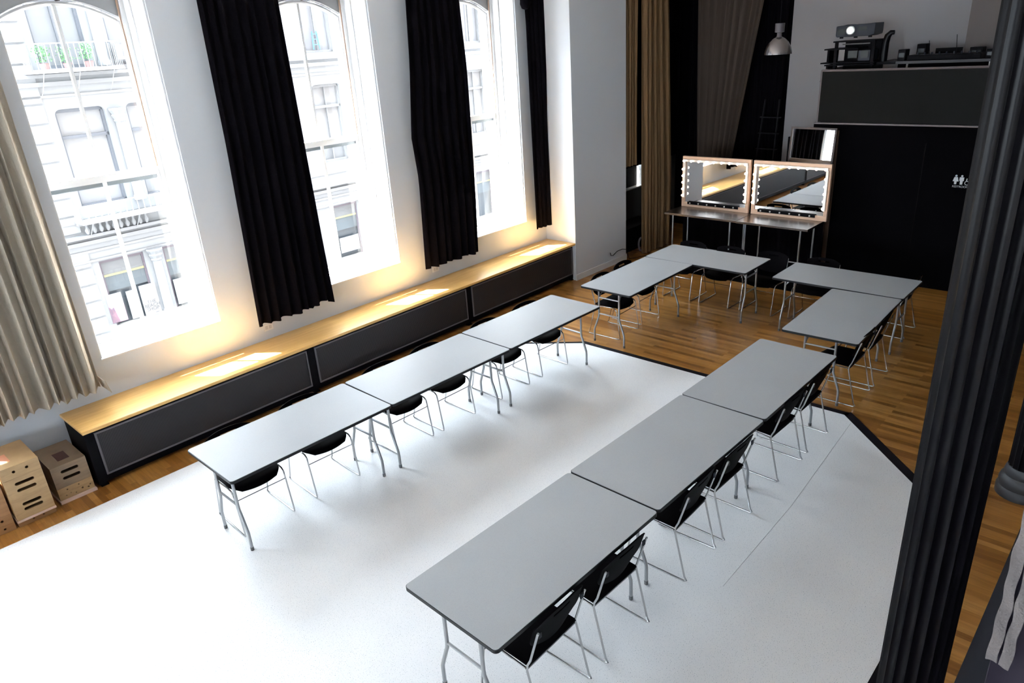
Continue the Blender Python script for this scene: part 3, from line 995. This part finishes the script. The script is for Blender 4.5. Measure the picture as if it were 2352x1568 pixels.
MB().lathe([(.06, 0), (.06, .02), (.05, .022)], 24).build('lens_ring', M['light_plastic'], pj, smooth=True, loc=(0, .06, .105), rot=(0, R(-90), 0))
MB().lathe([(.047, 0), (.04, .006), (.0, .012)], 24).build('lens', M['lens'], pj, smooth=True, loc=(-.021, .06, .105), rot=(0, R(-90), 0))
MB().box(-.006, 0, .13, .24, .05, .13).box(-.006, 0, -.16, -.04, .09, .15).build('vent', M['screen'], pj)
for y in (-.2, 0, .2):
    MB().box(.03, .07, y - .02, y + .02, 0, .022).build('foot', M['black_metal'], pj)
t = thing('small_monitor', 'small dark curved device on a stalk beside the projector', 'device', (11.64, 3.62, 3.121))
MB().tube([(0, 0, 0), (0, 0, .25), (0, -.02, .34), (0, -.06, .38), (0, -.1, .38)], [.05, .05, .045, .035, .03], 10).build('body', M['column'], t, smooth=True)

# restroom sign
t = thing('restroom_sign', 'white restroom pictograms and caption on the black wall', 'sign', (11.262, 2.31, 1.56))
s_ = mat('sign_white', (.55, .58, .6), .5)
def disc(y, z, r):
    return MB().lathe([(r, 0), (r, .004)], 14).build('pictogram_head', s_, t, loc=(0, y, z), rot=(0, R(-90), 0))
disc(.055, .085, .013)
disc(-.015, .085, .013)
def yz(poly, name):
    m_ = MB()
    n = len(poly)
    m_.v = [(0, a, b) for a, b in poly] + [(-.004, a, b) for a, b in poly]
    m_.f = [tuple(range(n)), tuple(reversed(range(n, 2 * n)))] + [(i, (i + 1) % n, n + (i + 1) % n, n + i) for i in range(n)]
    return m_.build(name, s_, t)
yz([(.075, .068), (.035, .068), (.020, .01), (.04, .01), (.042, -.03), (.068, -.03), (.07, .01), (.09, .01)], 'pictogram_body')
yz([(.012, .068), (-.042, .068), (-.042, .02), (-.032, .02), (-.03, -.03), (0.0, -.03), (.002, .02), (.012, .02)], 'pictogram_body')
MB().tube([(-.004, -.085 + .026 * cos(a * pi / 9), -.005 + .026 * sin(a * pi / 9)) for a in range(18)], .004, 5, True).build('pictogram_wheel', s_, t)
MB().tube([(-.004, -.078, .055), (-.004, -.075, .02), (-.004, -.1, .018), (-.004, -.112, -.02)], .006, 5).build('pictogram_body', s_, t)
text('RESTROOMS', .038, 'caption', s_, t, (-.002, -.02, -.072), (R(90), 0, R(-90)))

# ------------------------------------------------------------------ fluted columns
def column(x, y, lab):
    t = thing('cast_iron_column', lab, 'column', (x, y, 0), 0, 'row of fluted columns')
    NF = 18
    def fn(a, b):
        th = 2 * pi * a
        k = (a * NF) % 1
        r = .130 - .013 * sin(pi * k) ** .7
        return (r * cos(th), r * sin(th), .24 + b * (CEIL - .24))
    MB().grid(fn, NF * 8, 1).build('fluted_shaft', M['column'], t, smooth=True)
    MB().lathe([(.185, 0), (.185, .06), (.17, .08), (.175, .12), (.165, .16), (.145, .18), (.15, .2), (.14, .24), (.13, .26)], 28).build('base', mat('grey_iron_base', (.02, .02, .023), .5), t, smooth=True)
column(2.91, .44, 'large black fluted column in the near foreground')
column(6.32, .46, 'black fluted column with a grey base farther along, at the edge of the photo')

# near curtain at the edge of the mezzanine
t = thing('mezzanine_curtain', 'dark curtain with two ruffled beige edges hanging close to the camera', 'curtain', (1.60, .10, 0))
def ruf(y0, wd, ph):
    def fn(a, b):
        z = 2.285 + 2.6 * b
        return (.004 * sin(b * 110 + a * 3 + ph), y0 - wd * a + .0013 * sin(b * 170 + ph) + .001 * sin(b * 73 + a), z)
    return fn
MB().grid(ruf(.003, .022, 0), 6, 240).build('beige_edging', mat('faded_mauve_beige_cloth', (.17, .15, .145), .85, spec=.1, bump=(150, .5)), t, smooth=True, solid=.003)
MB().grid(ruf(-.024, .020, 2), 6, 240).build('beige_edging', MATS['faded_mauve_beige_cloth'], t, smooth=True, solid=.003)
MB().grid(lambda a, b: (.03 + .015 * sin(a * 40), -.004 - .9 * a, 2.1 + 2.8 * b), 60, 4).build('dark_cloth', mat('plum_black_cloth', (.008, .003, .013), .8), t, smooth=True, solid=.004)

# ------------------------------------------------------------------ apple boxes
def apple_box(parent_u, v_front, z, wd, h, holes, m, lab, dark=False, dep=.49):
    t = wthing('apple_box', lab, 'box', parent_u, v_front, z, 'stacked wooden boxes')
    panel(wd, h - .001, holes, .016, 'front_panel', m, t)
    b_ = MB()
    b_.box(0, .014, .016, dep, 0, h - .001).box(wd - .014, wd, .016, dep, 0, h - .001)
    b_.box(0, wd, dep, dep + .016, 0, h - .001)
    b_.box(.014, wd - .014, .016, dep, h - .014, h - .001).box(.014, wd - .014, .016, dep, 0, .012)
    b_.build('box_body', m, t)
    return t
SL = lambda w_, zs: [slot(w_ * .5, z, .15, .030) for z in zs]
ply, ply2 = M['ply'], M['ply_dark']
u, v = .982, .53
MB().box(0, .315, 0, .5, 0, .024).build('board', mat('pinkish_board', (.62, .44, .36), .5), wthing('pancake_board', 'thin pinkish board under the box stack nearest the bench', 'board', u - .008, v + .03, 0))
apple_box(u, v, .025, .30, .065, [circ(.06, .035, .006), circ(.10, .045, .006), circ(.14, .025, .006), circ(.20, .045, .009), circ(.25, .03, .009), circ(.27, .05, .007)], ply, 'low wooden box with small round holes, lowest box in the stack nearest the bench')
apple_box(u, v, .09, .30, .055, [circ(.08, .025, .007), circ(.18, .03, .007)], ply, 'low wooden box with two small holes, under the slotted box nearest the bench')
tb = apple_box(u, v, .145, .30, .225, SL(.30, (.155, .085)), M['ply_shaded'], 'wooden box with two handle slots and a dark patch on top, nearest the bench')
MB().box(.10, .20, .10, .28, .2245, .227).build('dark_patch', mat('dark_brown_patch', (.06, .022, .018), .8), tb)
u, v = .612, .655
apple_box(u, v - .03, .0, .30, .055, [circ(.12, .03, .008), circ(.2, .03, .008)], ply2, 'low box under the middle stack of wooden boxes')
MB().box(0, .31, 0, .5, 0, .022).build('board', mat('pinkish_board', (.62, .44, .36), .5), wthing('pancake_board', 'thin pinkish board low in the middle stack of wooden boxes', 'board', u - .005, v, .055))
apple_box(u, v, .078, .30, .21, SL(.30, (.135, .085)), ply, 'tan wooden box with two close handle slots, low in the middle stack')
apple_box(u, v, .288, .30, .19, SL(.30, (.13, .065)), ply, 'pale wooden box with two handle slots, second from the top of the middle stack')
tb = apple_box(u, v, .478, .30, .115, [circ(.10, .06, .013), circ(.20, .06, .013)], ply, 'wooden box with two round holes and a red mark, topmost of the middle stack')
MB().box(.04, .12, .12, .30, .1145, .1165).build('red_mark', mat('faded_red_mark', (.62, .26, .15), .7), tb)
u, v = .292, .62
z = 0
for h, hs, lab in ((.07, [circ(.22, .04, .01)], 'low amber box at the bottom of the box stack cut by the photo edge'), (.09, [circ(.22, .05, .012)], 'amber box with a round hole in the stack cut by the photo edge'), (.13, SL(.30, (.07,)), 'amber box with one slot in the middle of the stack cut by the photo edge'), (.22, SL(.30, (.15, .08)), 'amber box on top of the stack cut by the photo edge')):
    apple_box(u, v, z, .298, h, hs, ply2, lab)
    z += h

# ------------------------------------------------------------------ street outside
struct(MB().box(-40, 60, .9, 60, -4.75, -4.6), 'street_ground', M['street'], loc=W(0, 0, 0), rot=(0, 0, WA))
struct(MB().box(-60, -6.9, -40, 8.4, -4.75, -4.6), 'yard_sky_block', M['walk'])  # unseen ground added to block sky light from below the back windows
struct(MB().box(-40, 60, 13, 16, -4.6, -4.45), 'street_sidewalk', M['walk'], loc=W(0, 0, 0), rot=(0, 0, WA))
FV = 16.0
# unseen upper storeys and side walls, added to cut skylight on the facade opposite
ob = MB()
ob.box(-20, 40, .02, .77, 5.06, 27).box(-20, 40, -14, .02, 5.06, 5.6).box(-20, -6.5, 0, .77, -4.6, 5.06).box(13.5, 40, 0, .77, -4.6, 5.06).box(-6.5, 13.5, .3, .77, -4.6, -.13)
wstruct(ob, 'wall_exterior_sky_block', mat('brown_brick_exterior', (.09, .075, .07), .8, bump=(10, .3)))
fb = wthing('street_building', 'pale cast-iron facade across the street seen through the windows', 'building', 0, 0, 0)
ZT = 8.2
def bays(u0, n, p, wd):
    return [(u0 + k * p, u0 + k * p + wd) for k in range(n)]
B1 = bays(6.72 - 1.93 * 7, 4, 1.93, 1.33) + bays(6.72, 4, 1.93, 1.33) + bays(15.14, 9, 1.94, 1.22)
ROWS = [(-3.70, -1.62), (.02, 2.78), (3.85, 6.4)]
us = sorted(B1)
wl = MB()
edges = [-14]
for a, b_ in us:
    edges += [a, b_]
edges.append(36)
for i in range(0, len(edges), 2):
    wl.box(edges[i], edges[i + 1], FV, FV + .5, -4.6, ZT)
zz = [-4.6] + [z for r_ in ROWS for z in r_] + [ZT]
for a, b_ in us:
    for i in range(0, len(zz), 2):
        wl.box(a, b_, FV, FV + .5, zz[i], zz[i + 1])
wl.build('wall', M['stone'], fb)
# horizontal joints of the rusticated piers, as thin recessed-looking ledges
for a0, a1 in ((5.10, 6.5), (12.75, 14.4)):
    for z in [k * .52 - 4.3 for k in range(23)]:
        if not (-1.6 < z < -.7):
            MB().box(a0, a1, FV - .05, FV, z, z + .47).build('quoin_block', M['stone'], fb, bevel=.015)
for z, d, h in ((-.84, .22, .10), (-1.05, .12, .12), (-1.30, .06, .08), (-1.58, .08, .07), (-.40, .08, .10), (3.40, .14, .12), (3.62, .10, .1), (3.10, .05, .08), (6.9, .35, .15)):
    MB().box(-14, 36, FV - d, FV, z, z + h).build('cornice', M['stone2'], fb, bevel=.01)
# pilasters / columns between bays with carved capitals
for i in range(len(us) - 1):
    a, b_ = us[i][1], us[i + 1][0]
    if b_ - a > 1.2:
        continue
    c = (a + b_) / 2
    for z0, z1 in ((-3.72, -1.95), (.0, 2.30), (3.85, 6.0)):
        cl = MB().lathe([(.17, 0), (.17, .12), (.14, .16), (.13, z1 - z0)], 14, (c, FV - .12, z0)).build('column', M['stone'], fb, smooth=True)
        MB().lathe([(.13, 0), (.17, .05), (.15, .1), (.21, .2), (.18, .25), (.25, .36), (.25, .42)], 10, (c, FV - .12, z1 - .03)).build('capital', M['stone2'], cl)
# windows of the facade
for i, (a, b_) in enumerate(us):
    for j, (z0, z1) in enumerate(ROWS):
        if j == 0:
            fr = MB()
            fr.box(a, b_, FV + .05, FV + .12, z1 - .08, z1)
            fr.box(a, a + .06, FV + .06, FV + .12, z0, z1).box(b_ - .06, b_, FV + .06, FV + .12, z0, z1)
            f_ = fr.build('shop_window', mat('brown_shop_frame', (.08, .065, .08), .5), fb)
            MB().box(a, b_, FV + .16, FV + .2, z0, z1).build('pane', mat('dark_shop_glass', (.045, .055, .065), .3), f_)
            MB().box(a + .06, b_ - .06, FV + .10, FV + .15, -2.12, z1 - .08).build('blind', mat('shop_blind_grey', (.115, .12, .125), .7), f_)
            MB().box(a + .06, b_ - .06, FV + .11, FV + .155, -2.62, -2.15).build('window_valance', mat('shop_valance_blue', (.075, .09, .10), .7), f_)
            MB().box(a + .06, b_ - .06, FV + .09, FV + .15, -2.15, -2.09).build('yellow_stripe', M['yellow'], f_)
            continue
        fr = MB()
        m_ = (z0 + z1) / 2 + (.6 if j == 1 else .7)
        t_ = .07
        y0_ = FV + .12
        fr.box(a, a + t_, y0_, y0_ + .12, z0, z1).box(b_ - t_, b_, y0_, y0_ + .12, z0, z1)
        fr.box(a, b_, y0_, y0_ + .12, z1 - .10, z1).box(a, b_, y0_, y0_ + .12, z0, z0 + .08).box(a, b_, y0_, y0_ + .12, m_ - .04, m_ + .05)
        if i >= 8 or j == 2:
            fr.box((a + b_) / 2 - .015, (a + b_) / 2 + .015, y0_ + .02, y0_ + .1, z0, z1)
        f_ = fr.build('window_frame', M['f_trim'] if i < 8 else M['stone2'], fb)
        MB().box(a, b_, FV + .26, FV + .28, z0, z1).build('pane', M['f_pane'] if (i + j) % 3 else M['f_pane2'], f_)
        if j == 1:
            MB().box(a + t_, b_ - t_, FV + .245, FV + .255, z0 + (.9 if i % 2 else .5), z1 - .1).build('blind', M['f_blind'], f_)
            for s, xx in ((1, a), (-1, b_)):           # rounded head of the opening
                q = MB()
                pts = [(xx, z1 + .001), (xx, z1 - .16)] + [(xx + s * (.16 - .16 * cos(R(k * 15))), z1 - .16 + .16 * sin(R(k * 15))) for k in range(1, 7)]
                n_ = len(pts)
                q.v = [(x_, FV, z_) for x_, z_ in pts] + [(x_, FV + .12, z_) for x_, z_ in pts]
                q.f = [tuple(range(n_)), tuple(reversed(range(n_, 2 * n_)))] + [(k, (k + 1) % n_, n_ + (k + 1) % n_, n_ + k) for k in range(n_)]
                q.build('arched_corner', M['stone'], fb)
# iron balconies (fire escape) on two floors in front of the first bays
def fire_balcony(u0, u1, zb, zt, n, z_br):
    r_ = MB()
    y1 = FV - .75
    r_.box(u0, u1, y1, y1 + .03, zt - .03, zt).box(u0, u1, y1, y1 + .03, zb, zb + .05)
    for s in (u0, u1):
        r_.box(s - .015, s + .015, y1, FV, zt - .03, zt)
    for k in range(n + 1):
        x = u0 + (u1 - u0) * k / n
        r_.box(x - .008, x + .008, y1, y1 + .016, zb, zt)
    for k in range(6):
        for s in (u0, u1):
            y = y1 + (FV - y1) * k / 6
            r_.box(s - .008, s + .008, y, y + .016, zb, zt)
    r_.build('balcony_railing', M['f_rail'], fb)
    MB().box(u0 - .03, u1 + .03, y1 - .02, FV, zb - .05, zb).build('balcony_floor', M['f_rail'], fb)
    for x in (u0 + .25, (u0 + u1) / 2, u1 - .25):
        MB().tube([(x, y1 + .05, zb - .04), (x, FV - .25, zb - .45), (x, FV, zb - .62)], .012, 5).build('bracket', M['f_rail'], fb)
k = 15.25 / 16
S_ = lambda u_: u_ * .955 + .02            # nearer plane
fire_balcony(6.30, 8.60, 3.78, 4.48, 16, 0)
fire_balcony(6.42, 9.6, -.30, .18, 18, 0)
ml = MB()
for k in range(10):
    x = 6.62 + k * .19
    ml.lathe([(.03, 0), (.06, .06), (.07, .12), (.03, .2), (.045, .3)], 8, (x, FV - .2, -.72))
bal = ml.build('stone_balustrade', M['stone2'], fb, smooth=True)
MB().box(6.4, 8.55, FV - .3, FV - .1, -.43, -.36).build('balustrade_rail', M['stone2'], fb)
# shop posters
def poster(a, b_, z0, z1, name='poster'):
    return MB().box(a, b_, FV - .02, FV + .0, z0, z1).build(name, M['poster'], fb)
ps = poster(7.63, 8.14, -3.70, -2.66)
for k, s in enumerate(('THE', 'BEACH', 'SHOP')):
    text(s, .155, 'lettering', M['ink'], ps, (7.90, FV - .022, -3.30 - .12 * k), (R(90), 0, 0))
text('now', .06, 'lettering', M['ink'], ps, (8.0, FV - .022, -3.64), (R(90), 0, 0))
ps = poster(6.62, 7.08, -3.60, -2.68)
def blob(pts, name, m_, par):
    q = MB()
    n_ = len(pts)
    q.v = [(x_, FV - .021, z_) for x_, z_ in pts] + [(x_, FV - .026, z_) for x_, z_ in pts]
    q.f = [tuple(range(n_)), tuple(reversed(range(n_, 2 * n_)))] + [(k_, (k_ + 1) % n_, n_ + (k_ + 1) % n_, n_ + k_) for k_ in range(n_)]
    q.build(name, m_, par)
blob([(6.62, -3.6), (7.08, -3.6), (7.08, -3.05), (6.98, -2.98), (6.93, -3.2), (6.86, -3.02), (6.76, -2.96), (6.70, -3.08), (6.62, -2.92)], 'printed_shape', M['pink'], ps)
blob([(6.62, -3.6), (6.85, -3.6), (6.80, -3.3), (6.76, -3.1), (6.70, -3.15), (6.62, -3.05)], 'printed_shape', M['violet'], ps)
poster(7.22, 7.45, -3.64, -2.72)
poster(8.72, 9.10, -3.6, -2.75)
poster(15.3, 16.2, -3.5, -2.9)
# plants, air conditioner, ladder on the far side
def plant(u_, v_, z_, s, lab):
    t = wthing('potted_plant', lab, 'plant', u_, -v_, z_)
    MB().lathe([(.09 * s, 0), (.13 * s, .2 * s), (.14 * s, .2 * s)], 12).build('pot', M['pot'], t)
    rn = random.Random(int(u_ * 100))
    q = MB()
    for k in range(160):
        th, ph = rn.uniform(0, 6.28), rn.uniform(0, 1.5)
        r_ = rn.uniform(.05, .26) * s
        c = Vector((r_ * cos(th) * sin(ph + .3), r_ * sin(th) * .6, .22 * s + rn.uniform(0, .42) * s))
        a = Vector((rn.uniform(-1, 1), rn.uniform(-1, 1), rn.uniform(-.5, 1))).normalized() * .06 * s
        b2 = a.cross(Vector((rn.uniform(-1, 1), 1, rn.uniform(-1, 1)))).normalized() * .022 * s
        n_ = len(q.v)
        q.v += [tuple(c), tuple(c + a * .5 + b2), tuple(c + a), tuple(c + a * .5 - b2)]
        q.f.append((n_, n_ + 1, n_ + 2, n_ + 3))
    q.build('foliage', M['leaf'], t)
plant(6.72, FV - .35, 3.79, 1.0, 'green potted plant on the iron balcony across the street, nearer the pier')
plant(7.28, FV - .40, 3.79, .9, 'green potted plant in the middle of the iron balcony across the street')
plant(7.85, FV - .35, 3.79, 1.0, 'green potted plant at the end of the iron balcony across the street')
t = wthing('air_conditioner', 'white window air conditioner in the facade across the street', 'air conditioner', 8.95, -FV + .15, 3.98)
MB().box(-.25, .25, -.2, .2, 0, .4).build('housing', M['f_rail'], t, bevel=.01)
MB().box(-.12, .12, -.21, -.2, .08, .32).build('vent', M['f_trim'], t)
t = wthing('step_ladder', 'blue ladder standing at an upper window across the street', 'ladder', 15.66, -FV - .05, 3.95)
for s in (-1, 1):
    MB().tube([(s * .13, 0, 0), (s * .09, .04, .6)], .022, 5).build('rail', M['blue'], t)
for z in (.15, .33, .5):
    MB().box(-.12, .12, 0, .04, z, z + .025).build('rung', M['blue'], t)
